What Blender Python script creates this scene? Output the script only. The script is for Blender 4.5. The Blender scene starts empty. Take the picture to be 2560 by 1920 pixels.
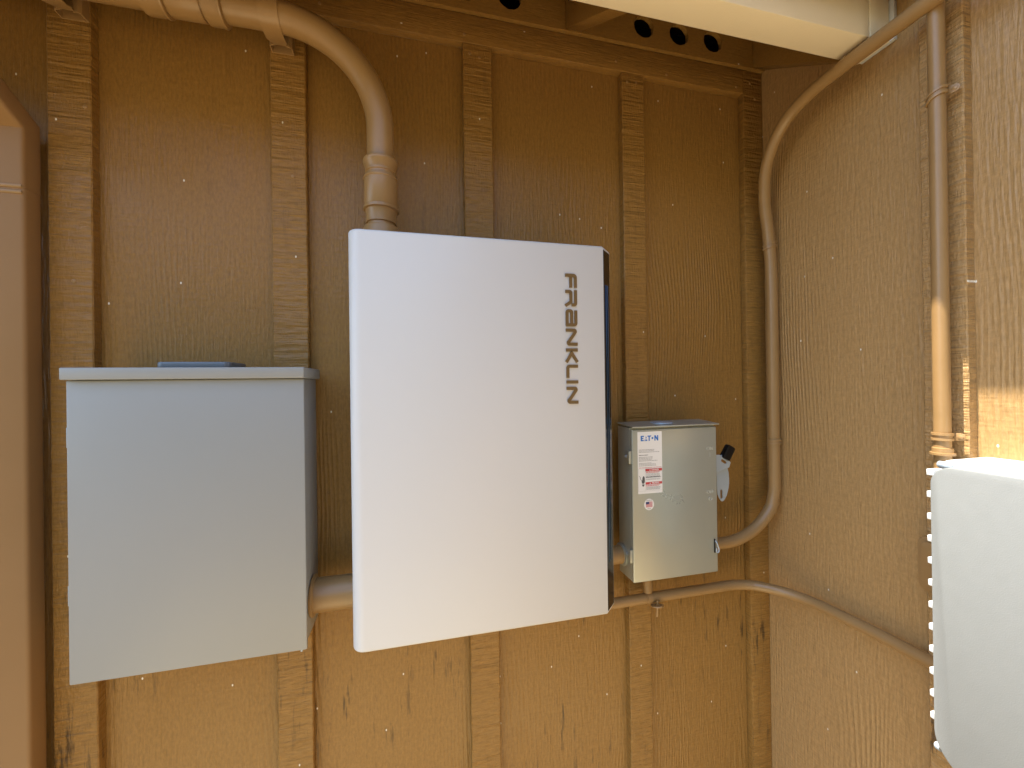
import bpy, bmesh, math, random
from mathutils import Vector, Matrix
random.seed(7)
S = bpy.context.scene
COL = S.collection
# ------------------------------------------------------------------ camera
cam_d = bpy.data.cameras.new("camera")
cam = bpy.data.objects.new("camera", cam_d); COL.objects.link(cam); S.camera = cam
yaw, pitch, roll = .236765, .00238, -.0135925
cy, sy, cp, sp = math.cos(yaw), math.sin(yaw), math.cos(pitch), math.sin(pitch)
fwd = Vector((sy*cp, cy*cp, sp)); rt = Vector((cy, -sy, 0)); up = rt.cross(fwd)
cr, sr = math.cos(roll), math.sin(roll)
r_ = cr*rt + sr*up; u_ = -sr*rt + cr*up
cam.matrix_world = Matrix(((r_.x, u_.x, -fwd.x, 0), (r_.y, u_.y, -fwd.y, -.92), (r_.z, u_.z, -fwd.z, 1.5), (0, 0, 0, 1)))
cam_d.sensor_fit = 'HORIZONTAL'; cam_d.sensor_width = 36; cam_d.lens = 36*1010.3/2560
cam_d.clip_start = .02; cam_d.clip_end = 2000
S.render.resolution_x, S.render.resolution_y = 1024, 768
# ------------------------------------------------------------------ light
SUN = Vector((1, -.07, -2.65)).normalized()          # direction the light travels
w = bpy.data.worlds.new("World"); S.world = w; w.use_nodes = True
nt = w.node_tree; bg = nt.nodes['Background']
sky = nt.nodes.new('ShaderNodeTexSky'); sky.sky_type = 'NISHITA'; sky.sun_disc = False
sky.sun_elevation = math.asin(-SUN.z); sky.sun_rotation = math.atan2(-SUN.x, -SUN.y)
nt.links.new(sky.outputs[0], bg.inputs[0]); bg.inputs[1].default_value = .15
sd = bpy.data.lights.new("sun", 'SUN'); sd.energy = 4.0; sd.angle = math.radians(.55); sd.color = (1, .93, .82)
so = bpy.data.objects.new("sun", sd); COL.objects.link(so); so.location = (-3, 0, 6)
so.rotation_euler = SUN.to_track_quat('-Z', 'Y').to_euler()
S.view_settings.view_transform = 'Standard'; S.view_settings.look = 'None'
S.view_settings.exposure = 2.0; S.view_settings.gamma = 1

# ------------------------------------------------------------------ materials
def mat(name, col, rough=.5, metal=0, spec=.5, noise=.06, nscale=6, bump=0, bscale=200, coat=0):
    m = bpy.data.materials.new(name); m.use_nodes = True; n = m.node_tree.nodes; l = m.node_tree.links
    b = n['Principled BSDF']; b.inputs['Roughness'].default_value = rough; b.inputs['Metallic'].default_value = metal
    b.inputs['Specular IOR Level'].default_value = spec; b.inputs['Coat Weight'].default_value = coat
    tc = n.new('ShaderNodeTexCoord'); nz = n.new('ShaderNodeTexNoise'); nz.inputs['Scale'].default_value = nscale
    nz.inputs['Detail'].default_value = 6; nz.inputs['Roughness'].default_value = .6
    l.new(tc.outputs['Object'], nz.inputs['Vector'])
    mx = n.new('ShaderNodeMix'); mx.data_type = 'RGBA'
    mx.inputs[6].default_value = [c*(1-noise) for c in col]+[1]; mx.inputs[7].default_value = [min(1, c*(1+noise)) for c in col]+[1]
    l.new(nz.outputs['Fac'], mx.inputs[0]); l.new(mx.outputs[2], b.inputs['Base Color'])
    mr = n.new('ShaderNodeMapRange'); mr.inputs[1].default_value = .3; mr.inputs[2].default_value = .7
    mr.inputs[3].default_value = rough*.85; mr.inputs[4].default_value = min(1, rough*1.15)
    l.new(nz.outputs['Fac'], mr.inputs[0]); l.new(mr.outputs[0], b.inputs['Roughness'])
    if bump:
        nb = n.new('ShaderNodeTexNoise'); nb.inputs['Scale'].default_value = bscale; nb.inputs['Detail'].default_value = 3
        l.new(tc.outputs['Object'], nb.inputs['Vector'])
        bp = n.new('ShaderNodeBump'); bp.inputs['Strength'].default_value = 1; bp.inputs['Distance'].default_value = bump
        l.new(nb.outputs['Fac'], bp.inputs['Height']); l.new(bp.outputs[0], b.inputs['Normal'])
    return m

BROWN = (.272, .145, .036)
def wood(name, rot, kind, col=BROWN, dirt=.8, amp=1.0, rough=.36):
    """painted rough-sawn wood. The rotated coordinates have x across the board and z along it."""
    m = bpy.data.materials.new(name); m.use_nodes = True; n = m.node_tree.nodes; l = m.node_tree.links
    b = n['Principled BSDF']; b.inputs['Specular IOR Level'].default_value = .36
    tc = n.new('ShaderNodeTexCoord')
    mp0 = n.new('ShaderNodeMapping'); mp0.inputs['Rotation'].default_value = rot; l.new(tc.outputs['Object'], mp0.inputs[0])
    def mapped(sc, loc=(0, 0, 0)):
        q = n.new('ShaderNodeMapping'); q.inputs['Scale'].default_value = sc; q.inputs['Location'].default_value = loc
        l.new(mp0.outputs[0], q.inputs[0]); return q.outputs[0]
    def noise(v, s, d=3, r=.55):
        q = n.new('ShaderNodeTexNoise'); q.inputs['Scale'].default_value = s; q.inputs['Detail'].default_value = d
        q.inputs['Roughness'].default_value = r; l.new(v, q.inputs['Vector']); return q.outputs['Fac']
    def rng(v, a, bb, c=0, d=1):
        q = n.new('ShaderNodeMapRange'); q.inputs[1].default_value = a; q.inputs[2].default_value = bb
        q.inputs[3].default_value = c; q.inputs[4].default_value = d; l.new(v, q.inputs[0]); return q.outputs[0]
    def math_(op, a, c):
        q = n.new('ShaderNodeMath'); q.operation = op
        for i, v in enumerate((a, c)):
            if isinstance(v, (int, float)): q.inputs[i].default_value = v
            else: l.new(v, q.inputs[i])
        return q.outputs[0]
    if kind == 'ply':
        wv = n.new('ShaderNodeTexWave'); wv.wave_type = 'BANDS'; wv.bands_direction = 'X'
        wv.inputs['Scale'].default_value = 34; wv.inputs['Distortion'].default_value = 46
        wv.inputs['Detail'].default_value = 1.2; wv.inputs['Detail Scale'].default_value = .13; wv.inputs['Detail Roughness'].default_value = .4
        l.new(mapped((1, 1, .30)), wv.inputs['Vector'])
        patch = rng(noise(mapped((1, 1, .45)), 3.6, 1), .49, .66, .04, 1)
        g = math_('MULTIPLY', math_('POWER', wv.outputs['Fac'], 1.6), patch)
        fine = noise(mapped((1, 1, .09)), 210, 3)
        saw = noise(mapped((.2, .2, 1)), 170, 2)
        h = math_('ADD', math_('MULTIPLY', g, .6), math_('ADD', math_('MULTIPLY', fine, 1.35), math_('MULTIPLY', saw, .55)))
        lump = noise(mapped((1, 1, .6)), 60, 3)
        h = math_('ADD', h, math_('MULTIPLY', lump, .55))
        dist = .0015*amp
    elif kind == 'saw':
        saw = noise(mapped((.08, .08, 1)), 115, 3, .6)
        saw2 = noise(mapped((.16, .16, 1), (3, 1, 5)), 55, 2)
        fine = noise(mapped((1, 1, .25)), 300, 2)
        lump = noise(mapped((1, 1, .5)), 40, 3)
        h = math_('ADD', math_('MULTIPLY', saw, 1.7), math_('ADD', math_('MULTIPLY', fine, .45), math_('ADD', math_('MULTIPLY', saw2, 1.1), math_('MULTIPLY', lump, .8))))
        dist = .0026*amp
    else:
        fine = noise(mapped((1, 1, .1)), 230, 3); lump = noise(mapped((1, 1, .3)), 60, 4)
        h = math_('ADD', math_('MULTIPLY', fine, 1.2), math_('MULTIPLY', lump, 1.2)); dist = .0016*amp
    bp = n.new('ShaderNodeBump'); bp.inputs['Strength'].default_value = 1; bp.inputs['Distance'].default_value = dist
    l.new(h, bp.inputs['Height']); l.new(bp.outputs[0], b.inputs['Normal'])
    # colour: paint variation and dark cracks and mildew streaks along the grain
    va = noise(mapped((1, 1, .5)), 2.2, 5)
    mx = n.new('ShaderNodeMix'); mx.data_type = 'RGBA'
    mx.inputs[6].default_value = [c*.90 for c in col]+[1]; mx.inputs[7].default_value = [col[0]*1.10, col[1]*1.09, col[2]*1.08, 1]
    l.new(va, mx.inputs[0])
    fv = rng(noise(mapped((1, 1, .4) if kind != 'saw' else (.2, .2, 1)), 210, 2, .7), .3, .7, .84, 1.13)
    fm = n.new('ShaderNodeMix'); fm.data_type = 'RGBA'; fm.blend_type = 'MULTIPLY'; fm.inputs[0].default_value = 1
    l.new(mx.outputs[2], fm.inputs[6]); l.new(fv, fm.inputs[7]); mx = fm
    st = rng(noise(mapped((1, 1, .11), (7, 3, 1)), 70, 4, .65), .575, .66)
    rg = rng(noise(mapped((1, 1, .7), (2, 9, 4)), 4, 2), .47, .60)
    sep = n.new('ShaderNodeSeparateXYZ'); geo = n.new('ShaderNodeNewGeometry'); l.new(geo.outputs['Position'], sep.inputs[0])
    low = rng(sep.outputs[2], .8, 1.35, 1, .25)
    fac = math_('MULTIPLY', math_('MULTIPLY', st, rg), math_('MULTIPLY', low, dirt))
    mx2 = n.new('ShaderNodeMix'); mx2.data_type = 'RGBA'; mx2.inputs[7].default_value = (.035, .02, .01, 1)
    l.new(fac, mx2.inputs[0]); l.new(mx.outputs[2], mx2.inputs[6])
    # sparse pale lint specks
    vo = n.new('ShaderNodeTexVoronoi'); vo.voronoi_dimensions = '2D'; vo.inputs['Scale'].default_value = 6
    s3 = n.new('ShaderNodeSeparateXYZ'); c3 = n.new('ShaderNodeCombineXYZ'); l.new(mapped((1, 1, .6), (1.3, .4, 2.2)), s3.inputs[0])
    l.new(s3.outputs[0], c3.inputs[0]); l.new(s3.outputs[2], c3.inputs[1]); l.new(c3.outputs[0], vo.inputs['Vector'])
    sp_ = rng(vo.outputs['Distance'], .006, .010, 1, 0)
    mx3 = n.new('ShaderNodeMix'); mx3.data_type = 'RGBA'; mx3.inputs[7].default_value = (.8, .76, .66, 1)
    l.new(sp_, mx3.inputs[0]); l.new(mx2.outputs[2], mx3.inputs[6]); l.new(mx3.outputs[2], b.inputs['Base Color'])
    l.new(rng(noise(mapped((1, 1, .5)), 9, 4), .3, .7, rough*.85, rough*1.2), b.inputs['Roughness'])
    return m
V0 = (0, 0, 0); VR = (0, 0, math.radians(90)); VH = (0, math.radians(90), 0)
LIFTED_BROWN = (.40, .245, .10)  # paler than BROWN to brighten the side wall in place of stronger light
M = dict(
    ply=wood('brown_plywood', V0, 'ply'), ply_r=wood('brown_plywood_side', VR, 'ply', LIFTED_BROWN, amp=.95, dirt=.2, rough=.32),
    bat=wood('brown_batten', V0, 'saw'), bat_r=wood('brown_batten_side', VR, 'saw', LIFTED_BROWN, amp=1.5),
    trim=wood('brown_trim', VH, 'grain', dirt=.3), block=wood('brown_blocking', VH, 'grain', amp=.5, dirt=0), raft=wood('brown_rafter', VH, 'grain', amp=.35, dirt=0),
    pipe=mat('brown_pipe_paint', (.305, .182, .072), .34, noise=.12, nscale=18, bump=.0003, bscale=140),
    strap=mat('brown_strap_paint', (.32, .192, .078), .34, noise=.1, nscale=50, bump=.0002, bscale=300),
    spout=mat('tan_downspout_paint', (.265, .152, .062), .45, spec=.3, noise=.08, nscale=5),
    cream=mat('cream_fascia_paint', (.86, .75, .54), .6, noise=.05, nscale=9, bump=.00025, bscale=420),
    white=mat('white_powder_coat', (.625, .637, .645), .38, noise=.012, nscale=4, bump=.00004, bscale=900),
    grey=mat('grey_painted_steel', (.295, .305, .298), .40, noise=.02, nscale=3, bump=.00004, bscale=700),
    lgrey=mat('light_grey_plastic', (.215, .225, .22), .5, noise=.03, nscale=60, bump=.0002, bscale=650),
    trimgrey=mat('pale_grey_plastic', (.62, .63, .62), .45, noise=.03, nscale=30),
    steel=mat('greenish_grey_steel', (.40, .42, .37), .31, metal=.45, noise=.05, nscale=7),
    zinc=mat('zinc_steel', (.42, .49, .56), .4, metal=.3, noise=.05, nscale=30),
    slate=mat('slate_cast_metal', (.15, .17, .19), .4, metal=.2, noise=.05, nscale=30),
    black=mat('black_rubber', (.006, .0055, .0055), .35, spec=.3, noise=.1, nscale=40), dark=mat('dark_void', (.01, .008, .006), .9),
    gloss=mat('gloss_black_strip', (.006, .006, .009), .12, noise=.05), reflect_blue=mat('blue_reflection', (.05, .09, .15), .25, metal=.5),
    bronze=mat('bronze_letter', (.15, .092, .036), .4, metal=0, spec=.3, noise=.12, nscale=60),
    paper=mat('label_paper', (.78, .77, .75), .45, noise=.01), red=mat('label_red', (.52, .05, .055), .5), blue=mat('label_blue', (.03, .16, .50), .5),
    ink=mat('label_ink', (.09, .09, .09), .6), pink=mat('label_pink_ink', (.55, .14, .14), .6), inkg=mat('label_grey_ink', (.33, .32, .31), .6), navy=mat('flag_navy', (.03, .05, .16), .5),
    emboss=mat('embossed_steel', (.50, .51, .46), .28, metal=.35),
    path=mat('bounce_strip_tan', (.46, .375, .215), .95, noise=.25, nscale=4, bump=.01, bscale=60), blocker_green=mat('sky_blocker_green', (.045, .055, .025), .95, noise=.5, nscale=1.5),  # colours of the added bounce strip and the added sky blocker
    ground=mat('dry_ground', (.13, .095, .05), .95, noise=.3, nscale=3, bump=.01, bscale=30),
    shingle=mat('roof_shingle', (.09, .08, .07), .9, noise=.3, nscale=20),
)
# ------------------------------------------------------------------ mesh helpers
def finish(bm, name, m, root=None, smooth=35):
    bmesh.ops.recalc_face_normals(bm, faces=bm.faces)
    for f in bm.faces: f.smooth = True
    for e in bm.edges:
        e.smooth = len(e.link_faces) == 2 and e.calc_face_angle(0) < math.radians(smooth)
    if root is not None:
        off = Vector(root.location) if root.parent is None else Vector(root.parent.location)
        bmesh.ops.translate(bm, verts=bm.verts, vec=-off)
    me = bpy.data.meshes.new(name); bm.to_mesh(me); bm.free(); me.materials.append(m if not isinstance(m, str) else M[m])
    o = bpy.data.objects.new(name, me); COL.objects.link(o)
    if root is not None: o.parent = root
    return o
def tag(o, label=None, cat=None, group=None, kind=None):
    if label: o['label'] = label
    if cat: o['category'] = cat
    if group: o['group'] = group
    if kind: o['kind'] = kind
    return o
def thing(name, label, cat, loc, group=None):
    o = bpy.data.objects.new(name, None); COL.objects.link(o); o.location = loc; o.empty_display_size = .05
    return tag(o, label, cat, group)
def box(bm, x0, x1, y0, y1, z0, z1, bev=0, seg=2):
    t = bmesh.new(); bmesh.ops.create_cube(t, size=1)
    for v in t.verts: v.co = Vector(((x0+x1)/2+v.co.x*(x1-x0), (y0+y1)/2+v.co.y*(y1-y0), (z0+z1)/2+v.co.z*(z1-z0)))
    if bev: bmesh.ops.bevel(t, geom=t.edges[:], offset=bev, segments=seg, profile=.5, affect='EDGES')
    me = bpy.data.meshes.new('t'); t.to_mesh(me); bm.from_mesh(me); bpy.data.meshes.remove(me); t.free(); return bm
def B(*a, **k): return box(bmesh.new(), *a, **k)
AX = {'y': lambda a, b, d: Vector((a, d, b)), 'x': lambda a, b, d: Vector((d, a, b)), 'z': lambda a, b, d: Vector((a, b, d))}
def prism(bm, pts, axis, d0, d1, bev=0):
    """polygon of two coordinates extruded along the axis ('y': x,z  'x': y,z  'z': x,y)"""
    t = bmesh.new(); f = AX[axis]
    a = [t.verts.new(f(p[0], p[1], d0)) for p in pts]; b = [t.verts.new(f(p[0], p[1], d1)) for p in pts]
    t.faces.new(a); t.faces.new(b[::-1]); k = len(pts)
    for i in range(k): t.faces.new((a[i], b[i], b[(i+1) % k], a[(i+1) % k]))
    bmesh.ops.recalc_face_normals(t, faces=t.faces)
    if bev: bmesh.ops.bevel(t, geom=[e for e in t.edges if e.calc_face_angle(0) > .5], offset=bev, segments=2, profile=.5, affect='EDGES')
    me = bpy.data.meshes.new('t'); t.to_mesh(me); bm.from_mesh(me); bpy.data.meshes.remove(me); t.free(); return bm
def rrect(a0, a1, b0, b1, r, n=6):
    out = []
    rs = r if isinstance(r, (list, tuple)) else (r,)*4
    for (cx, cz, s, rr) in ((a1-rs[0], b1-rs[0], 0, rs[0]), (a0+rs[1], b1-rs[1], 90, rs[1]), (a0+rs[2], b0+rs[2], 180, rs[2]), (a1-rs[3], b0+rs[3], 270, rs[3])):
        for i in range(n+1):
            t = math.radians(s+90*i/n); out.append((cx+rr*math.cos(t), cz+rr*math.sin(t)))
    return out
def fillet(pts, rad, n=10):
    P = [Vector(p) for p in pts]; out = [P[0]]
    for i in range(1, len(P)-1):
        a, b, c = P[i-1], P[i], P[i+1]; u = (a-b).normalized(); v = (c-b).normalized()
        ang = u.angle(v); r = rad[i-1] if isinstance(rad, (list, tuple)) else rad
        if ang > 3.13 or r == 0: out.append(b); continue
        t = min(r/math.tan(ang/2), (a-b).length*.98, (c-b).length*.98); r = t*math.tan(ang/2)
        cen = b+(u+v).normalized()*(r/math.sin(ang/2)); p0 = b+u*t-cen; p1 = b+v*t-cen; tot = p0.angle(p1); ax = p0.cross(p1).normalized()
        for k in range(n+1): out.append(cen+Matrix.Rotation(tot*k/n, 3, ax) @ p0)
    out.append(P[-1]); return out
def tube(bm, path, r, seg=28, caps=True):
    P = [Vector(p) for p in path]; R_ = r if isinstance(r, (list, tuple)) else [r]*len(P)
    T = []
    for i in range(len(P)):
        t = (P[min(i+1, len(P)-1)]-P[max(i-1, 0)]); T.append(t.normalized())
    nrm = T[0].orthogonal().normalized(); rings = []
    for i, p in enumerate(P):
        nrm = (nrm-T[i]*nrm.dot(T[i])).normalized(); bi = T[i].cross(nrm)
        rings.append([bm.verts.new(p+(nrm*math.cos(2*math.pi*k/seg)+bi*math.sin(2*math.pi*k/seg))*R_[i]) for k in range(seg)])
    for a, b in zip(rings, rings[1:]):
        for k in range(seg): bm.faces.new((a[k], a[(k+1) % seg], b[(k+1) % seg], b[k]))
    if caps: bm.faces.new(rings[0][::-1]); bm.faces.new(rings[-1])
    return bm
def lathe(bm, base, axis, prof, seg=36):
    """profile [(distance along axis, radius)] turned about the axis"""
    base = Vector(base); ax = Vector(axis).normalized()
    n1 = ax.orthogonal().normalized(); n2 = ax.cross(n1); rings = []
    for d, r in prof: rings.append([bm.verts.new(base+ax*d+(n1*math.cos(2*math.pi*k/seg)+n2*math.sin(2*math.pi*k/seg))*max(r, 1e-5)) for k in range(seg)])
    for a, b in zip(rings, rings[1:]):
        for k in range(seg): bm.faces.new((a[k], a[(k+1) % seg], b[(k+1) % seg], b[k]))
    bm.faces.new(rings[0][::-1]); bm.faces.new(rings[-1]); return bm
def carve(o, cutters):
    """cut real holes: boolean on the mesh, applied"""
    for c in cutters:
        md = o.modifiers.new('cut', 'BOOLEAN'); md.object = c; md.operation = 'DIFFERENCE'; md.solver = 'EXACT'
    bpy.context.view_layer.update(); dg = bpy.context.evaluated_depsgraph_get()
    me = bpy.data.meshes.new_from_object(o.evaluated_get(dg)); o.modifiers.clear(); old = o.data; o.data = me; bpy.data.meshes.remove(old)
    for c in cutters: d = c.data; bpy.data.objects.remove(c); bpy.data.meshes.remove(d)
    bm = bmesh.new(); bm.from_mesh(me)
    for e in bm.edges: e.smooth = len(e.link_faces) == 2 and e.calc_face_angle(0) < .6
    for f in bm.faces: f.smooth = max(v.co.y for v in f.verts)-min(v.co.y for v in f.verts) > 1e-5 and len(f.verts) < 7
    bm.to_mesh(me); bm.free()

# ------------------------------------------------------------------ ground
g = B(-400, 400, -400, 400, -.2, 0); tag(finish(g, 'ground', 'ground'), kind='structure')
XW = .925; YB = -.02                                    # side wall face, batten face
p_ = B(-1.3, 3, -1.9, .5, .001, .006); tag(finish(p_, 'path', 'path'), kind='structure')  # unseen pale strip added to bounce warm light up the walls
hb = bmesh.new()                                        # unseen ridge added to block the low sky, about twenty degrees high
rows = []
for j in range(7):
    d = (9, 12, 16, 20, 25, 31, 38)[j]; hz = (0, 2.2, 4.6, 6.8, 9.2, 11.6, 14)[j]
    rows.append([hb.verts.new((d*math.cos(math.radians(212+x*4.2)), d*math.sin(math.radians(212+x*4.2)), max(0, hz*(1+.14*math.sin(x*1.7+j)))-.02)) for x in range(33)])
for a, b in zip(rows, rows[1:]):
    for k in range(32): hb.faces.new((a[k], a[k+1], b[k+1], b[k]))
tag(finish(hb, 'sky_blocker', 'blocker_green'), kind='structure')
# ------------------------------------------------------------------ back wall
bw = thing('siding_wall', 'brown painted board-and-batten wall behind the white cabinet and the grey boxes', 'wall', (0, 0, 0))
finish(B(-3, XW+.6, 0, .02, .02, 2.333), 'siding', 'ply', bw)
bat_x = [(-2.50, -2.435), (-2.11, -2.045), (-1.73, -1.665), (-1.36, -1.295), (-.99, -.925), (-.637, -.571), (-.2745, -.2092), (.1142, .1803), (.5059, .5662)]
def rough_board(x0, x1, y0, y1, z0, z1, axis='y', amp=.0003, bev=.0018):
    rnd = random.Random(int(x0*1000)); n = 160; L = []; R = []
    for i in range(n+1):
        z = z0+(z1-z0)*i/n; j = amp if 0 < i < n else 0
        L.append((x0+rnd.gauss(0, j), z)); R.append((x1+rnd.gauss(0, j), z))
    t = bmesh.new(); rows = []
    for (a, z), (b, _) in zip(L, R):
        pr = [(a, y1), (a, y0+bev), (a+bev, y0), (b-bev, y0), (b, y0+bev), (b, y1)]
        rows.append([t.verts.new((p, q, z) if axis == 'y' else (q, p, z)) for p, q in pr])
    for a, b in zip(rows, rows[1:]):
        for k in range(6): t.faces.new((a[k], a[(k+1) % 6], b[(k+1) % 6], b[k]))
    t.faces.new(rows[0]); t.faces.new(rows[-1][::-1]); return t
for x0, x1 in bat_x: finish(rough_board(x0, x1, YB, -.0005, .03, 2.267), 'batten', 'bat', bw)
finish(B(.8637, XW-.001, YB, -.0005, .02, 2.333, bev=.002), 'corner_board', 'bat', bw)
finish(B(-3, .863, YB-.0015, -.0005, 2.2685, 2.332, bev=.002), 'frieze_board', 'trim', bw)
for x, z in ((.13, 2.245), (.152, 2.24), (.118, 2.285), (.52, 2.245), (.545, 2.247), (.49, 2.29), (.63, 2.28), (-.18, 2.292), (.84, 2.282), (.885, 2.30), (.90, 2.26), (-.235, 1.93), (-.60, 1.70), (-.58, 2.02)):
    y = YB if z < 2.268 or x > .864 else YB-.0015
    finish(lathe(bmesh.new(), (x, y+.001, z), (0, -1, 0), [(0, .0036), (.0016, .0034), (.0022, .0022)], 12), 'nail_head', 'strap', bw)
# ------------------------------------------------------------------ side wall
sw = thing('siding_wall', 'brown rough-sawn side wall on the right with the vertical conduit, sunlit near its foot', 'wall', (XW, -1, 0))
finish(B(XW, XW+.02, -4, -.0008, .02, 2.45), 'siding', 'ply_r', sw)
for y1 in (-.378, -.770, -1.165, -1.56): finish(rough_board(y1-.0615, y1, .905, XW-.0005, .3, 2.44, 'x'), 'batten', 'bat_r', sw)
# ------------------------------------------------------------------ back eave
ev = thing('roof_eave', 'overhanging brown eave with round vent holes and a cream fascia board', 'eave', (0, -.03, 2.33))
SL = math.tan(math.radians(34.6))
def raft(x0, x1):
    yb, yf = -.0302, -.2685; zb = 2.336
    return prism(bmesh.new(), [(yb, zb), (yf, zb-SL*(yb-yf)), (yf, zb-SL*(yb-yf)+.125), (yb, zb+.125)], 'x', x0, x1, bev=.0012)
for x0, x1 in ((-.86, -.822), (-.25, -.212), (.357, .395), (.886, XW-.001)): finish(raft(x0, x1), 'rafter', 'raft', ev)
def blocking(x0, x1, holes):
    o = finish(B(x0, x1, -.030, -.019, 2.3335, 2.48), 'vent_block', 'block', ev)
    cs = []
    for hx in holes:
        jag = [(hx+(.0272+random.uniform(-.0008, .0006))*math.cos(t*math.tau/40), 2.3815+(.0272+random.uniform(-.0008, .0006))*math.sin(t*math.tau/40)) for t in range(40)]
        c = prism(bmesh.new(), jag, 'y', -.2, .2); cs.append(finish(c, 'cutter', 'dark', ev))
    if cs: carve(o, cs)
for x0, x1 in ((-.8605, -.822), (-.25, -.212), (.357, .395), (.886, XW-.001)): finish(B(x0+.0003, x1-.0003, -.0298, -.010, 2.3335, 2.45), 'rafter_seat', 'raft', ev)
blocking(-.8215, -.2505, (-.45,)); blocking(-.2115, .3565, (.022, .122, .222)); blocking(.3955, .8855, (.5625, .662, .7615)); blocking(-3, -.8605, ())
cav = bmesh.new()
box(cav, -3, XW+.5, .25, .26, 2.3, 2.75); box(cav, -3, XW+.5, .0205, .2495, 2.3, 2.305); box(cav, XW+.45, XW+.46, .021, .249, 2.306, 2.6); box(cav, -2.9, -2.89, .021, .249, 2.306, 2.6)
finish(cav, 'dark_attic_liner', 'dark', ev)  # near-black liner added to keep light out so the holes look shaded
dk = bmesh.new()                                        # deck following the rafters, over the building as well
def deckz(y): return 2.336+.1252-SL*(-.0302-y)
prism(dk, [(-.372, deckz(-.372)), (3, deckz(3)), (3, deckz(3)+.02), (-.372, deckz(-.372)+.02)], 'x', -3, XW+2)
finish(dk, 'roof_deck', 'raft', ev)
dk = bmesh.new(); prism(dk, [(-.376, deckz(-.376)+.021), (3, deckz(3)+.021), (3, deckz(3)+.03), (-.376, deckz(-.376)+.03)], 'x', -3, XW+2)
finish(dk, 'shingles', 'shingle', ev)
# fascia: a boxed board, split by a narrow joint beside the side wall
fb = B(-3, .8615, -.3274, -.2697, 2.162, deckz(-.3274)-.004, bev=.0015); finish(fb, 'fascia_board', 'cream', ev)
finish(B(.8645, .9135, -.3274, -.2697, 2.162, deckz(-.3274)-.004, bev=.0015), 'fascia_board', 'cream', ev)
finish(B(.9155, .9242, -.334, -.2697, 2.164, deckz(-.334)-.006, bev=.001), 'edge_trim', 'trimgrey', ev)
# ------------------------------------------------------------------ side eave (above the frame; casts the horizontal shade on the side wall)
se = thing('roof_eave', 'side eave overhanging the right wall above the top of the photo', 'eave', (.7, -1, 2.45))
finish(B(.585, XW+3, -4, -.12, 2.47, 2.49), 'soffit', 'raft', se)
finish(B(.557, .583, -4, -.12, 2.45, 2.57, bev=.002), 'fascia_board', 'cream', se)
finish(B(.55, XW+3, -4, -.12, 2.572, 2.59), 'shingles', 'shingle', se)
# ------------------------------------------------------------------ downspout
ds = thing('downspout', 'tan painted rectangular downspout with an offset elbow at the left edge', 'downspout', (-.68, -.045, 0))
x0, x1 = -.735, -.640
def duct(path, d):                                     # rectangular section swept in the y-z plane
    bm = bmesh.new(); rr = 5; sec = rrect(x0, x1, -d/2, d/2, .006, 3); rings = []
    for i, (y, z) in enumerate(path):
        a = Vector(path[max(i-1, 0)]); b = Vector(path[min(i+1, len(path)-1)])
        d1 = (Vector((y, z))-a); d2 = (b-Vector((y, z)))
        d1 = d1.normalized() if d1.length else d2.normalized(); d2 = d2.normalized() if d2.length else d1
        t = (d1+d2).normalized(); k = 1/max(.5, t.dot(d1)); nn = Vector((t.y, -t.x))
        rings.append([bm.verts.new((p[0], y+nn.x*p[1]*k, z+nn.y*p[1]*k)) for p in sec])
    m_ = len(sec)
    for a, b in zip(rings, rings[1:]):
        for k in range(m_): bm.faces.new((a[k], a[(k+1) % m_], b[(k+1) % m_], b[k]))
    bm.faces.new(rings[0]); bm.faces.new(rings[-1][::-1]); return bm
finish(duct([(-.0435, .05), (-.0435, 1.846)], .036), 'lower_pipe', 'spout', ds)
finish(duct([(-.0435, 1.8465), (-.0435, 1.958), (-.30, 2.10), (-.345, 2.20)], .0375), 'elbow', 'spout', ds)
bm = bmesh.new()
for z in (1.848, 1.838): box(bm, x0-.0012, x1-.002, -.0635, -.055, z-.0035, z+.0035, bev=.0025)
finish(bm, 'seam_band', 'strap', ds)
# ------------------------------------------------------------------ big conduit into the cabinet
bc = thing('conduit_pipe', 'large brown conduit running along the wall top and bending down into the white cabinet', 'conduit', (-.059, -.09, 1.78))
ZH = 2.192; RB = .0257
finish(tube(bmesh.new(), fillet([(-1.9, -.09, ZH+.0), (-.059, -.09, ZH), (-.059, -.09, 1.93)], .19, 22), RB), 'pipe', 'pipe', bc)
finish(lathe(bmesh.new(), (-.059, -.09, 1.942), (0, 0, -1), [(0, .0262), (.001, .0325), (.004, .0335), (.008, .0325), (.018, .0290), (.0215, .0288), (.0225, .0302), (.0255, .0302), (.0268, .0286), (.032, .0288), (.0345, .0322), (.038, .0328), (.040, .0312)]), 'coupling_collar', 'pipe', bc)
finish(lathe(bmesh.new(), (-.059, -.09, 1.9025), (0, 0, -1), [(0, .031), (.001, .0318), (.051, .0318), (.052, .0312), (.053, .0338), (.0585, .0338), (.060, .030), (.064, .0288), (.084, .0288), (.085, .026)]), 'coupling_sleeve', 'pipe', bc)
finish(lathe(bmesh.new(), (-.059, -.09, 1.8178), (0, 0, -1), [(0, .026), (.003, .0262), (.006, .0265), (.007, .032), (.012, .034), (.05, .034)]), 'hub_nut', 'pipe', bc)
for (xa, xb) in ((-.452, -.415), (-.355, -.325)):
    finish(lathe(bmesh.new(), (xa, -.09, ZH), (1, 0, 0), [(0, RB+.0005), (.001, .031), (.006, .0325), (xb-xa-.006, .0318), (xb-xa-.003, .0335), (xb-xa, .0330), (xb-xa+.002, RB+.0005)]), 'coupling_collar', 'pipe', bc)
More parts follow.
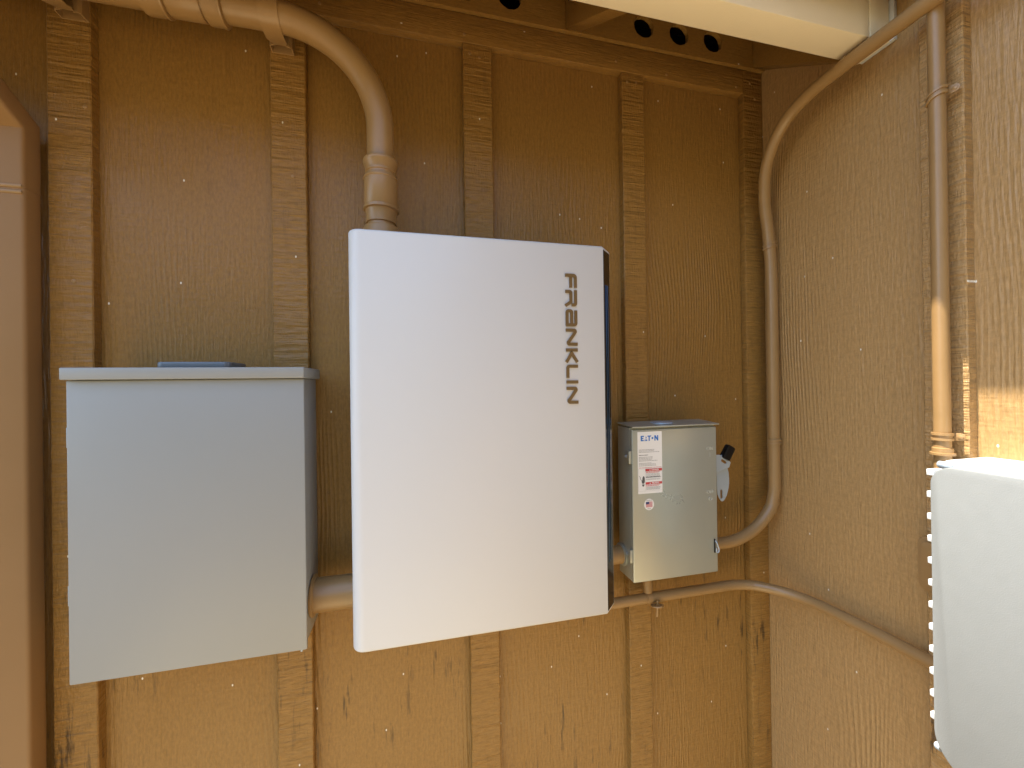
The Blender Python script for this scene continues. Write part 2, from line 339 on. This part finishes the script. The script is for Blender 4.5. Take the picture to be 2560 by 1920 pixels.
finish(lathe(bmesh.new(), (-.413, -.09, ZH), (1, 0, 0), [(0, .0285), (.003, .030), (.0515, .030), (.0545, .0285)]), 'coupling_sleeve', 'pipe', bc)
# strut clamps
def clamp(cx, label):
    zb = 2.175
    t = thing('strut_clamp', label, 'pipe clamp', (cx, -.02, zb), 'strut clamps holding the large conduit')
    w_ = .0205; yb = YB-.0006; yf = YB-.0215; th = .0018
    bm = bmesh.new()
    prism(bm, [(cx-w_, yb), (cx-w_, yf+.004), (cx-w_+.004, yf), (cx-w_+.011, yf), (cx-w_+.011, yf+th), (cx-w_+.0045, yf+th), (cx-w_+th, yf+.0045), (cx-w_+th, yb-th),
               (cx+w_-th, yb-th), (cx+w_-th, yf+.0045), (cx+w_-.0045, yf+th), (cx+w_-.011, yf+th), (cx+w_-.011, yf), (cx+w_-.004, yf), (cx+w_, yf+.004), (cx+w_, yb)], 'z', zb, zb+.09)
    finish(bm, 'channel', 'strap', t)
    bm = bmesh.new()
    path = []
    for k in range(21):
        a = math.radians(70+195*k/20); path.append(Vector((-.09+(RB+.0012)*math.cos(a), ZH+(RB+.0012)*math.sin(a))))
    path += [Vector((-.066, ZH-.0245)), Vector((-.052, zb-.0005)), Vector((-.0455, zb+.001)), Vector((-.040, zb+.004))]
    hw = [.0165]*22+[.0150, .0112, .0105]
    prev = None
    for i, p in enumerate(path):
        q = path[min(i+1, len(path)-1)]-path[max(i-1, 0)]; nn = Vector((q.y, -q.x)).normalized()*.0016; h_ = hw[min(i, len(hw)-1)]
        ring = [bm.verts.new((cx+sx*h_, p.x+o_*nn.x, p.y+o_*nn.y)) for sx, o_ in ((-1, 0), (1, 0), (1, 1), (-1, 1))]
        if prev:
            for k in range(4): bm.faces.new((prev[k], prev[(k+1) % 4], ring[(k+1) % 4], ring[k]))
        else: bm.faces.new(ring)
        prev = ring
    bm.faces.new(prev[::-1]); finish(bm, 'strap', 'strap', t)
    return t
clamp(-.249, 'painted strut clamp around the large conduit just before it bends down')
clamp(-.592, 'painted strut clamp at the top left corner above the first batten')
# ------------------------------------------------------------------ left grey box
gb = thing('electrical_box', 'large plain grey steel box with an overhanging rain lid, left of the white cabinet', 'electrical box', (-.363, -.02, 1.035))
finish(B(-.532, -.1965, -.128, YB-.0008, 1.037, 1.517, bev=.0015), 'body', 'grey', gb)
finish(B(-.5342, -.1908, -.1365, -.1283, 1.036, 1.5165, bev=.0022), 'door', 'grey', gb)
bm = bmesh.new(); box(bm, -.5368, -.1885, -.1455, YB-.0008, 1.5172, 1.5365, bev=.0018)
finish(bm, 'rain_lid', 'grey', gb)
finish(prism(bmesh.new(), rrect(-.427, -.315, -.115, -.035, .012), 'z', 1.5366, 1.5475, bev=.002), 'hub_plate', 'slate', gb)
for z in (1.43-.02, 1.16): finish(B(-.5358, -.5344, -.1345, -.1305, z, z+.032, bev=.001), 'hinge', 'zinc', gb)
finish(lathe(bmesh.new(), (-.1925-.008, -.1325, 1.037), (0, 0, -1), [(0, .0022), (.004, .0022), (.005, .001)], 12), 'screw', 'zinc', gb)
# conduit between grey box and cabinet
c5 = thing('conduit_pipe', 'short thick brown conduit between the large grey box and the white cabinet', 'conduit', (-.19, -.07, 1.10))
finish(tube(bmesh.new(), [(-.196, -.07, 1.0995), (-.08, -.07, 1.0995)], .0315), 'pipe', 'pipe', c5)
finish(lathe(bmesh.new(), (-.1955, -.07, 1.0995), (1, 0, 0), [(0, .038), (.003, .0385), (.0045, .0365), (.006, .0325)]), 'locknut', 'pipe', c5)
# ------------------------------------------------------------------ white cabinet
wc = thing('power_cabinet', 'tall white cabinet with bronze lettering down its right side and a black edge strip', 'cabinet', (.12, -.02, 1.045))
XL, XR, YF, ZB, ZT = -.109, .3635, -.19, 1.046, 1.7715
def arc(cx, cy_, r, a0, a1, n): return [(cx+r*math.cos(math.radians(a0+(a1-a0)*i/n)), cy_+r*math.sin(math.radians(a0+(a1-a0)*i/n))) for i in range(n+1)]
sec = arc(XL+.022, YF+.022, .022, 180, 270, 8)+[(XR, YF), (XR+.0285, YF+.0285), (XR+.0300, YF+.032), (XR+.0300, -.045), (XL, -.045)]
bm = bmesh.new(); prism(bm, sec, 'z', ZB, ZT)
bmesh.ops.bevel(bm, geom=[e for e in bm.edges if abs(e.verts[0].co.z-e.verts[1].co.z) < 1e-6], offset=.005, segments=4, profile=.5, affect='EDGES')
finish(bm, 'body', 'white', wc, 50)
finish(B(XL+.03, XR-.01, -.0455, YB-.0008, ZB+.04, ZT-.04), 'mount_frame', 'black', wc)
# black strip on the chamfer
n45 = Vector((math.sqrt(.5), -math.sqrt(.5))); tv = Vector((math.sqrt(.5), math.sqrt(.5))); p0 = Vector((XR, YF))
def chs(a, b, h0, h1): return [tuple(p0+tv*a+n45*h0), tuple(p0+tv*b+n45*h0), tuple(p0+tv*b+n45*h1), tuple(p0+tv*a+n45*h1)]
st = finish(prism(bmesh.new(), chs(.0015, .0372, -.001, .0008), 'z', ZB+.007, ZT-.007), 'edge_strip', 'gloss', wc)
for a in (.011, .021):
    o = prism(bmesh.new(), chs(a, a+.0028, .0009, .0022), 'z', ZB+.10, ZT-.075, bev=.0005)
    bmesh.ops.translate(o, verts=o.verts, vec=(0, 0, 0)); finish(o, 'reflection_line', 'reflect_blue', st)  # blue bars stand in for reflections in the strip's grooves
# lettering: strokes in (s along the word, t up the letter); the word runs downwards, tops towards the right
TH = .0059
def ribbon(bm, pts, closed=False, th=TH):
    P = [Vector(p) for p in pts]; n = len(P); L = []; R = []
    for i, p in enumerate(P):
        a = P[i-1] if i > 0 else None; b = P[i+1] if i < n-1 else None
        d1 = (p-a).normalized() if a else (b-p).normalized(); d2 = (b-p).normalized() if b else d1
        t = (d1+d2).normalized(); k = 1/max(.35, t.dot(d1)); nn = Vector((-t.y, t.x))*th/2*k
        L.append(p+nn); R.append(p-nn)
    to = lambda q, y: Vector((.2835+q.y, y, 1.7125-q.x))
    y0, y1 = YF-.0002, YF-.0022
    vt = [[bm.verts.new(to(q, y)) for q in side] for side in (L, R) for y in (y0, y1)]
    L0, L1, R0, R1 = vt
    for i in range(n-1):
        bm.faces.new((L0[i], L0[i+1], L1[i+1], L1[i])); bm.faces.new((R0[i], R1[i], R1[i+1], R0[i+1]))
        bm.faces.new((L1[i], L1[i+1], R1[i+1], R1[i])); bm.faces.new((L0[i], R0[i], R0[i+1], L0[i+1]))
    bm.faces.new((L0[0], L1[0], R1[0], R0[0])); bm.faces.new((L0[-1], R0[-1], R1[-1], L1[-1]))
def corner(p, q, r, rad, n=5):
    v = fillet([(p[0], p[1], 0), (q[0], q[1], 0), (r[0], r[1], 0)], rad, n); return [(a.x, a.y) for a in v]
Hh = .0218; h = TH/2                                    # letter cap height (outer) and half stroke
tb, tt, tm = h, Hh-h+.002, Hh*.52
U = .0001955
def ls(v0): return (v0-190)*U
def letter(strokes, s0):
    bm = bmesh.new()
    for st_ in strokes: ribbon(bm, [(s0+p[0], p[1]) for p in st_])
    o = finish(bm, 'letter', 'bronze', wc)
wF, wR, wA, wN = 135*U, 160*U, 168*U, 168*U
letter([corner((h, 0), (h, tt), (wF, tt), .004), [(TH+.0002, tm), (wF, tm)]], ls(190))
letter([corner((0, tt), (wR-h, tt), (wR-h, tm), .003)[:-1]+[(wR-h, tm+.0014)], corner((h, 0), (h, tm), (wR*.72, tm), .0025)+[(wR-.001, 0)]], ls(350))
letter([corner((.002, tt), (wA-h, tt), (wA-h, 0), .004), corner((wA-TH-.0001, tm+.001), (h, tm+.001), (h, tb), .003)[:-1]+corner((h, tm), (h, tb), (wA-TH-.0001, tb), .003)[1:]], ls(540))
def enn(s): letter([corner((h, 0), (h, tt), (.010, tt-.003), .0028)[:-1]+[(.0095, tt-.0035)]+[(wN-.0085, tb+.0035)]+corner((wN-.0095, tb+.003), (wN-h, tb), (wN-h, Hh+.002), .0028)[1:]], s)
enn(ls(730))
letter([[(h, 0), (h, Hh+.002)], [(135*U, Hh+.001), (.0088, tm), (135*U, .0005)]], ls(925))
letter([corner((h, Hh+.002), (h, tb), (130*U, tb), .004)], ls(1085))
letter([[(h, 0), (h, Hh+.002)]], ls(1240))
enn(ls(1302))
# ------------------------------------------------------------------ conduit to the switch
c6 = thing('conduit_pipe', 'short brown conduit stub between the white cabinet and the small switch box', 'conduit', (.43, -.06, 1.10))
finish(tube(bmesh.new(), [(.392, -.06, 1.1015), (.468, -.06, 1.1015)], .0205), 'pipe', 'pipe', c6)
finish(lathe(bmesh.new(), (.4665, -.06, 1.1015), (-1, 0, 0), [(0, .0255), (.003, .0255), (.0045, .022)]), 'locknut', 'steel', c6)
# ------------------------------------------------------------------ disconnect switch
dx = thing('safety_switch', 'small greenish grey switch box with a side lever and a paper warning label', 'switch box', (.575, -.03, 1.055))
finish(B(.4672, .6875, -.1015, -.046, 1.0575, 1.4000, bev=.0012), 'body', 'steel', dx)
finish(B(.4668, .6868, -.1105, -.1017, 1.0560, 1.3965, bev=.0028, seg=3), 'door', 'steel', dx)
bm = bmesh.new(); prism(bm, [(-.1155, 1.4012), (-.1155, 1.4035), (-.046, 1.4085), (-.046, 1.4062)], 'x', .4655, .6905); finish(bm, 'rain_lid', 'steel', dx)
finish(lathe(bmesh.new(), (.565, -.075, 1.4055), (0, 0, 1), [(0, .026), (.0025, .0255), (.003, .020)]), 'knockout', 'zinc', dx)
for zc in (1.335, 1.115):
    hg = finish(B(.4605, .4668, -.1085, -.0985, zc-.0145, zc+.0145, bev=.0012), 'hinge', 'steel', dx)
    finish(lathe(bmesh.new(), (.4668, -.090, zc), (-1, 0, 0), [(0, .0052), (.003, .005), (.0035, .003), (.006, .003)], 6), 'screw', 'zinc', hg)
# lever
lv = bmesh.new()
prism(lv, [(.690, 1.3215), (.7241, 1.3214), (.7416, 1.3195), (.7595, 1.3005), (.7552, 1.2887), (.7245, 1.2786), (.690, 1.274)], 'y', -.0725, -.0700, bev=.0006)
blade = [(.690, 1.29), (.7552, 1.2892), (.7590, 1.275), (.7604, 1.2596), (.7600, 1.247), (.7584, 1.2356), (.753, 1.218), (.7455, 1.2063), (.741, 1.2036), (.7372, 1.2042), (.7325, 1.209), (.7259, 1.222), (.7245, 1.24), (.7245, 1.268), (.690, 1.268)]
hd = finish(lv, 'lever', 'zinc', dx)
bl = finish(prism(bmesh.new(), blade, 'y', -.0655, -.0635, bev=.0005), 'lever_plate', 'zinc', dx)
c1 = finish(prism(bmesh.new(), rrect(.7338, .7402, 1.2105, 1.2335, .0031), 'y', -.2, .0), 'cutter', 'dark', dx); carve(bl, [c1])
bm = bmesh.new(); ca, sa = math.cos(math.radians(32)), math.sin(math.radians(32))
sl = [(.7395+a*ca+b*sa, 1.304-a*sa+b*ca) for a, b in rrect(-.009, .009, -.0035, .0035, .0034)]
c2 = finish(prism(bm, sl, 'y', -.2, 0), 'cutter', 'dark', dx); carve(hd, [c2])
u2 = Vector((.0172, .0281)).normalized(); v2 = Vector((u2.y, -u2.x)); o2 = Vector((.7335, 1.3178))
gp = [tuple(o2+u2*a+v2*b) for a, b in rrect(-.002, .034, 0, .0225, .004, 4)]
finish(prism(bmesh.new(), gp, 'y', -.0785, -.064, bev=.0022), 'grip', 'black', hd)
# latch hook on the door edge
finish(B(.6755, .6785, -.1125, -.1103, 1.102, 1.134, bev=.0006), 'latch_slot', 'black', dx)
finish(tube(bmesh.new(), fillet([(.678, -.112, 1.130), (.679, -.1165, 1.126), (.684, -.1165, 1.112), (.684, -.1165, 1.104), (.677, -.1165, 1.104), (.678, -.1165, 1.114)], .003, 5), .0014, 10), 'latch_hook', 'zinc', dx)
# embossed words
def text(s, size, x, z, y, m, root, name, ext=.0002, bold=0, rot=0, cxy=None):
    cu = bpy.data.curves.new('t', 'FONT'); cu.body = s; cu.size = size; cu.extrude = ext; cu.align_x = 'CENTER'; cu.align_y = 'CENTER'; cu.offset = bold; cu.resolution_u = 3
    to = bpy.data.objects.new('t', cu); COL.objects.link(to); bpy.context.view_layer.update()
    me = bpy.data.meshes.new_from_object(to.evaluated_get(bpy.context.evaluated_depsgraph_get())); bpy.data.objects.remove(to)
    mtx = Matrix.Translation(Vector((x, y, z))) @ Matrix.Rotation(rot, 4, 'Y') @ Matrix.Rotation(math.radians(90), 4, 'X')
    me.transform(mtx); bm = bmesh.new(); bm.from_mesh(me); bpy.data.meshes.remove(me)
    return finish(bm, name, m, root)
YD = -.1105
for s_, zz in (('ON', 1.3455), ('OFF', 1.2445)): text(s_, .0115, .668, zz, YD-.0002, 'emboss', dx, 'embossed_word', .0004)
finish(B(.6672, .6688, YD-.0006, YD-.0001, 1.326, 1.336), 'embossed_mark', 'emboss', dx)
bm = bmesh.new(); ring = fillet([(0, 0, 0), (1, 0, 0), (2, 0, 0)], 0)
tube(bm, [(.668+.0042*math.cos(a*math.tau/16), YD-.0003, 1.229+.0042*math.sin(a*math.tau/16)) for a in range(17)], .0006, 8); finish(bm, 'embossed_mark', 'emboss', dx)
# warning label
lb = finish(prism(bmesh.new(), rrect(.4805, .5418, 1.2531, 1.3912, .0012, 3), 'y', YD-.0001, YD-.0004), 'warning_label', 'paper', dx)
LY = YD-.0004
def flat(x0, x1, z0, z1, m, name, root=lb, d=.0001, bm=None):
    b_ = bm or bmesh.new(); box(b_, x0, x1, LY-d-.0001, LY-.00004, z0, z1)
    return finish(b_, name, m, root) if bm is None else None
# maker's word: E, white-cored A, T, dot inside an arc, N
bm = bmesh.new(); zl, zh = 1.3705, 1.3825
def pl(pts): prism(bm, pts, 'y', LY-.00004, LY-.0002)
pl([(.4885, zl), (.4960, zl), (.4960, zl+.0028), (.4917, zl+.0028), (.4917, zl+.0046), (.4952, zl+.0046), (.4952, zl+.0074), (.4917, zl+.0074), (.4917, zh-.0028), (.4965, zh-.0028), (.4965, zh), (.4885, zh)])
pl([(.4978, zl), (.5008, zl), (.5003, zl+.0034), (.4994, zl+.0052)]); pl([(.5016, zl), (.5052, zl), (.5042, zl+.0036), (.5013, zl+.0036)]); pl([(.5006, zl+.0058), (.5036, zl+.0058), (.5024, zl+.0102), (.5012, zl+.0102)])
pl([(.5056, zh), (.5056, zh-.0026), (.5082, zh-.0026), (.5082, zl), (.5112, zl), (.5112, zh-.0026), (.5140, zh-.0026), (.5150, zh)])
pl([(.5180+.0024*math.cos(a*math.tau/14), (zl+zh)/2+.0024*math.sin(a*math.tau/14)) for a in range(14)])
pl([(.5228, zl), (.5258, zl), (.5258, zl+.0062), (.5298, zl), (.5328, zl), (.5328, zh), (.5298, zh), (.5298, zl+.0058), (.5262, zh), (.5228, zh)])
finish(bm, 'maker_word', 'blue', lb)
def lines(zs, xa, xb, hgt, m, name, seed, fillr=(.6, 1.0)):
    rnd = random.Random(seed); bm = bmesh.new()
    for z in zs:
        x = xa; end = xa+(xb-xa)*rnd.uniform(*fillr)
        while x < end:
            L_ = rnd.uniform(.0022, .0068); flat(x, min(x+L_, end), z, z+hgt, m, name, bm=bm); x += L_+.0008
    finish(bm, name, m, lb)
lines([1.3505, 1.3478, 1.3450], .4835, .5355, .0011, 'inkg', 'fine_print', 1, (.7, 1)); lines([1.3385], .4835, .5065, .0012, 'ink', 'fine_print', 2, (.95, 1))
lines([1.3340, 1.3313, 1.3285, 1.3258], .4835, .5355, .0011, 'inkg', 'fine_print', 3, (.55, 1)); lines([1.3205, 1.3178, 1.3150], .4835, .5355, .0011, 'inkg', 'fine_print', 4, (.5, .9))
lines([1.3105], .4835, .5405, .0009, 'pink', 'fine_print', 5, (.98, 1))
flat(.4993, .5410, 1.3025, 1.3082, 'red', 'danger_bar'); flat(.4993, .5410, 1.2730, 1.2784, 'red', 'danger_bar')
def tri(x, z): prism(bmesh.new(), [(x-.0016, z), (x+.0016, z), (x, z+.0028)], 'y', LY-.0002, LY-.0003); b_ = prism(bmesh.new(), [(x-.0017, z), (x+.0017, z), (x, z+.003)], 'y', LY-.00025, LY-.0004); finish(b_, 'warning_triangle', 'paper', lb)
tri(.5105, 1.3040); tri(.5105, 1.2744)
text('DANGER', .0046, .5235, 1.3053, LY-.0003, 'paper', lb, 'danger_word', .0001, .0001); text('PELIGRO', .0046, .5240, 1.2757, LY-.0003, 'paper', lb, 'danger_word', .0001, .0001)
lines([1.3005, 1.2988, 1.2708, 1.2692], .5003, .5395, .0010, 'pink', 'fine_print', 6, (.7, 1)); lines([1.2965, 1.2945, 1.2925, 1.2850, 1.2833, 1.2668, 1.2650, 1.2632, 1.2614], .5010, .5395, .0008, 'inkg', 'fine_print', 7, (.8, 1)); lines([1.2898, 1.2882], .5003, .5395, .0012, 'ink', 'fine_print', 8, (.9, 1))
for a in ((.4818, .5410, 1.3084, 1.3086), (.4818, .5410, 1.2588, 1.2590), (.4818, .4820, 1.2590, 1.3084), (.4990, .4992, 1.2590, 1.3084), (.5408, .5410, 1.2590, 1.3024)): flat(*a, 'inkg', 'border_line')
bm = bmesh.new()                                         # shocked-hand pictogram
prism(bm, [(.4905, 1.2760), (.4895, 1.2805), (.4890, 1.2840), (.4905, 1.2845), (.4912, 1.2815), (.4915, 1.2880), (.4928, 1.2915), (.4950, 1.2925), (.4968, 1.2900), (.4975, 1.2850), (.4972, 1.2790), (.4955, 1.2755)], 'y', LY-.00004, LY-.0002)
prism(bm, [(.4900, 1.2742), (.4965, 1.2742), (.4950, 1.2695), (.4918, 1.2695)], 'y', LY-.00004, LY-.0002)
finish(bm, 'hand_symbol', 'ink', lb)
bm = bmesh.new(); prism(bm, [(.4832, 1.2930), (.4838, 1.2935), (.4875, 1.2890), (.4862, 1.2880), (.4885, 1.2840), (.4878, 1.2838), (.4850, 1.2880), (.4864, 1.2890)], 'y', LY-.00004, LY-.0002); finish(bm, 'hand_symbol', 'ink', lb)
# round flag sticker
cx, cz = .5074, 1.2283
fs = finish(prism(bmesh.new(), [(cx+.0122*math.cos(a*math.tau/40), cz+.0128*math.sin(a*math.tau/40)) for a in range(40)], 'y', YD-.0001, YD-.0004), 'flag_sticker', 'paper', dx)
for k in range(7): flat(cx-.0082+(.0086 if k > 3 else 0), cx+.0082, cz-.0058+k*.0018, cz-.0058+k*.0018+.0011, 'pink', 'flag_stripe', fs)
flat(cx-.0082, cx+.0002, cz+.0008, cz+.0062, 'navy', 'flag_canton', fs)
text('MADE IN', .0034, cx, cz+.0092, LY-.0001, 'ink', fs, 'sticker_word', .00005); text('U.S.A.', .0034, cx, cz-.0090, LY-.0001, 'ink', fs, 'sticker_word', .00005)
# backing board behind the switch
tag(finish(B(.508, .72, -.0455, YB-.0008, 1.022, 1.20, bev=.0015), 'mounting_board', 'trim'), 'short brown wooden backing board behind the small switch box', 'board')
# ------------------------------------------------------------------ other conduits
cc = thing('conduit_pipe', 'brown conduit rising from the switch box up the corner and bending forward under the eave', 'conduit', (.69, -.062, 1.10))
path = fillet([(.6875, -.062, 1.100), (.850, -.062, 1.098), (.902, -.062, 1.20), (.902, -.062, 1.60)], [.17, .17], 16)[:-1]
knots = [Vector(p) for p in ((.902, -.062, 1.52), (.902, -.062, 1.66), (.901, -.062, 1.79), (.8925, -.063, 1.885), (.8775, -.068, 1.965), (.8650, -.088, 2.040), (.8612, -.130, 2.103), (.8610, -.190, 2.134), (.861, -.28, 2.143), (.861, -.50, 2.143), (.861, -1.0, 2.14), (.861, -1.6, 2.13))]
for a in range(1, len(knots)-2):                        # smooth hand-bent sweep
    p0_, p1_, p2_, p3_ = knots[a-1:a+3]
    for q in range(8):
        t_ = q/8; path.append(.5*((2*p1_)+(p2_-p0_)*t_+(2*p0_-5*p1_+4*p2_-p3_)*t_*t_+(3*p1_-p0_-3*p2_+p3_)*t_**3))
path.append(knots[-2])
finish(tube(bmesh.new(), path, .0138), 'pipe', 'pipe', cc)
cl = thing('conduit_pipe', 'thin brown conduit low on the back wall curving round the corner behind the right-hand box', 'conduit', (.40, -.05, .985))
finish(tube(bmesh.new(), fillet([(.30, -.05, .983), (.80, -.05, .985), (.893, -.105, .984), (.9, -.30, .989), (.905, -.55, .988)], [.16, .16, .4], 14), .0118), 'pipe', 'pipe', cl)
cr_ = thing('conduit_pipe', 'straight vertical brown conduit on the right wall entering the pale enclosure from above', 'conduit', (.877, -.42, 1.36))
finish(tube(bmesh.new(), [(.877, -.42, 1.30), (.877, -.42, 2.9)], .0111), 'pipe', 'pipe', cr_)
finish(lathe(bmesh.new(), (.877, -.42, 1.3705), (0, 0, 1), [(0, .016), (.004, .016), (.0045, .0135), (.012, .0133), (.013, .0113)]), 'connector', 'pipe', cr_)
# one-hole straps: band round the pipe with a flattened, drilled ear
def strap(c, axis, r, toward, tilt, label, wd=.0105, ear=.013):
    """c centre on the pipe, axis pipe direction, toward: unit vector away from wall"""
    t = thing('pipe_strap', label, 'pipe strap', c, 'one-hole straps on the conduits')
    c = Vector(c); ax = Vector(axis).normalized(); to = Vector(toward).normalized(); sd_ = ax.cross(to).normalized()
    if tilt: sd0 = sd_
    bm = bmesh.new()
    for rib in (-1, 0, 1):
        wv = wd*(.5 if rib == 0 else .19); rr = r+(.0012 if rib == 0 else .0030); prev = None
        for k in range(21):
            a = math.radians(-95+190*k/20); d = to*math.cos(a)+sd_*math.sin(a); cen = c+ax*(rib*wd*.42+tilt*math.sin(a)*r)
            ring = [bm.verts.new(cen+d*(r+.0002)-ax*wv), bm.verts.new(cen+d*rr-ax*wv), bm.verts.new(cen+d*rr+ax*wv), bm.verts.new(cen+d*(r+.0002)+ax*wv)]
            if prev:
                for q in range(4): bm.faces.new((prev[q], prev[(q+1) % 4], ring[(q+1) % 4], ring[q]))
            else: bm.faces.new(ring)
            prev = ring
        bm.faces.new(prev[::-1])
    finish(bm, 'band', 'strap', t)
    e0 = c+sd_*(r+.001)-to*(r*.15)+ax*tilt*r
    bm = bmesh.new(); R3 = Matrix((sd_, ax, to)).transposed()
    pts = rrect(-.001, ear, -wd*.62, wd*.62, (wd*.6, .0005, .0005, wd*.6), 5)
    me = prism(bmesh.new(), pts, 'z', -.001, .001, bev=.0004); me.transform(Matrix.Translation(e0-to*r*.75) @ R3.to_4x4())
    ec = finish(me, 'ear', 'strap', t)
    b2 = lathe(bmesh.new(), e0-to*(r*.75-.001)+sd_*ear*.55, to, [(0, .0042), (.0012, .004), (.002, .0022)], 6); finish(b2, 'screw', 'strap', t)
    return t
strap((.8965, -.062, 1.85), (0, 0, 1), .0138, (-.35, -1, 0), .35, 'small strap high on the corner conduit below the upper bend')
strap((.902, -.062, 1.345), (0, 0, 1), .0138, (-.35, -1, 0), .1, 'small strap on the corner conduit level with the switch lever')
strap((.877, -.42, 1.985), (0, 0, 1), .0111, (-1, -.2, 0), .45, 'small strap high on the right wall conduit')
strap((.877, -.42, 1.402), (0, 0, 1), .0111, (-1, -.2, 0), 0, 'sunlit strap on the right wall conduit just above the pale enclosure')
# beam-type clamp on the low conduit under the switch
t = thing('pipe_clamp', 'dark brown screw clamp on the low conduit under the switch box', 'pipe clamp', (.545, -.05, .985))
bm = bmesh.new(); tube(bm, [(.532, -.05, .985), (.545, -.05, .985)], .0138); finish(bm, 'band', 'strap', t)
bm = bmesh.new(); lathe(bm, (.553, -.066, .9745), (0, -.25, -1), [(0, .006), (.001, .0145), (.003, .0150), (.0042, .0145), (.0045, .003)]); finish(bm, 'washer', 'strap', t)
bm = bmesh.new(); tube(bm, [(.5375, -.052, .999), (.5375, -.047, 1.045)], .0105, 14); finish(bm, 'stem', 'pipe', t)
bm = bmesh.new(); tube(bm, [(.5535, -.067, .985), (.5535, -.064, .945)], .0028, 10); finish(bm, 'bolt', 'strap', t)
# painted-over oval covers
def oval(pts, axis, d0, d1, label):
    t = thing('outlet_fitting', label, 'conduit fitting', (pts[0], d0, pts[2]) if axis == 'y' else (d0, pts[0], pts[2]))
    finish(prism(bmesh.new(), rrect(*pts, .016), axis, d0, d1, bev=.003), 'base', 'strap', t)
    a0, a1, b0, b1 = pts; finish(prism(bmesh.new(), rrect(a0+.008, a1-.008, b0+.008, b1-.008, .010), axis, d1+(.0003 if d1 > d0 else -.0003), d1+(.006 if d1 > d0 else -.006), bev=.002), 'cover', 'strap', t)
oval((-.50, -.3735, 1.118, 1.218), 'x', .9045, .889, 'brown rounded fitting half hidden behind the pale enclosure on the right wall')
oval((.288, .372, .951, 1.03), 'y', -.001, -.020, 'brown rounded fitting peeping out under the white cabinet')
# ------------------------------------------------------------------ right enclosure
re = thing('enclosure', 'pale grey weatherproof enclosure with rounded corners on the right wall, cut by the frame', 'enclosure', (.86, -.65, .9))
Y1, Y0, ZT2, ZB2 = -.447, -.93, 1.3635, .888
finish(prism(bmesh.new(), rrect(Y0+.02, -.436, ZB2+.015, 1.370, .02), 'x', .8375, XW-.0006, bev=.002), 'back_box', 'trimgrey', re)
finish(prism(bmesh.new(), rrect(Y0, Y1, ZB2, ZT2, (.030, .03, .03, .055), 10), 'x', .7995, .832, bev=.0025), 'cover', 'lgrey', re)
finish(prism(bmesh.new(), rrect(Y0-.001, Y1+.0012, ZB2-.001, ZT2+.0015, (.031, .031, .031, .056), 10), 'x', .8322, .8372), 'gasket_rim', 'trimgrey', re)
for k in range(12):
    z = 1.3500-.0357*k
    finish(B(.806, .829, Y1-.002, Y1+.0080, z-.0048, z+.0048, bev=.0006), 'rib', 'trimgrey', re)
finish(lathe(bmesh.new(), (.815, Y1-.001, .908), (0, 1, 0), [(0, .006), (.006, .006), (.008, .004)], 14), 'screw', 'zinc', re)
finish(lathe(bmesh.new(), (.835, Y1-.012, 1.360), (.2, 1, .0), [(0, .0055), (.022, .0055), (.0225, .0035)], 16), 'hinge_pin', 'zinc', re)
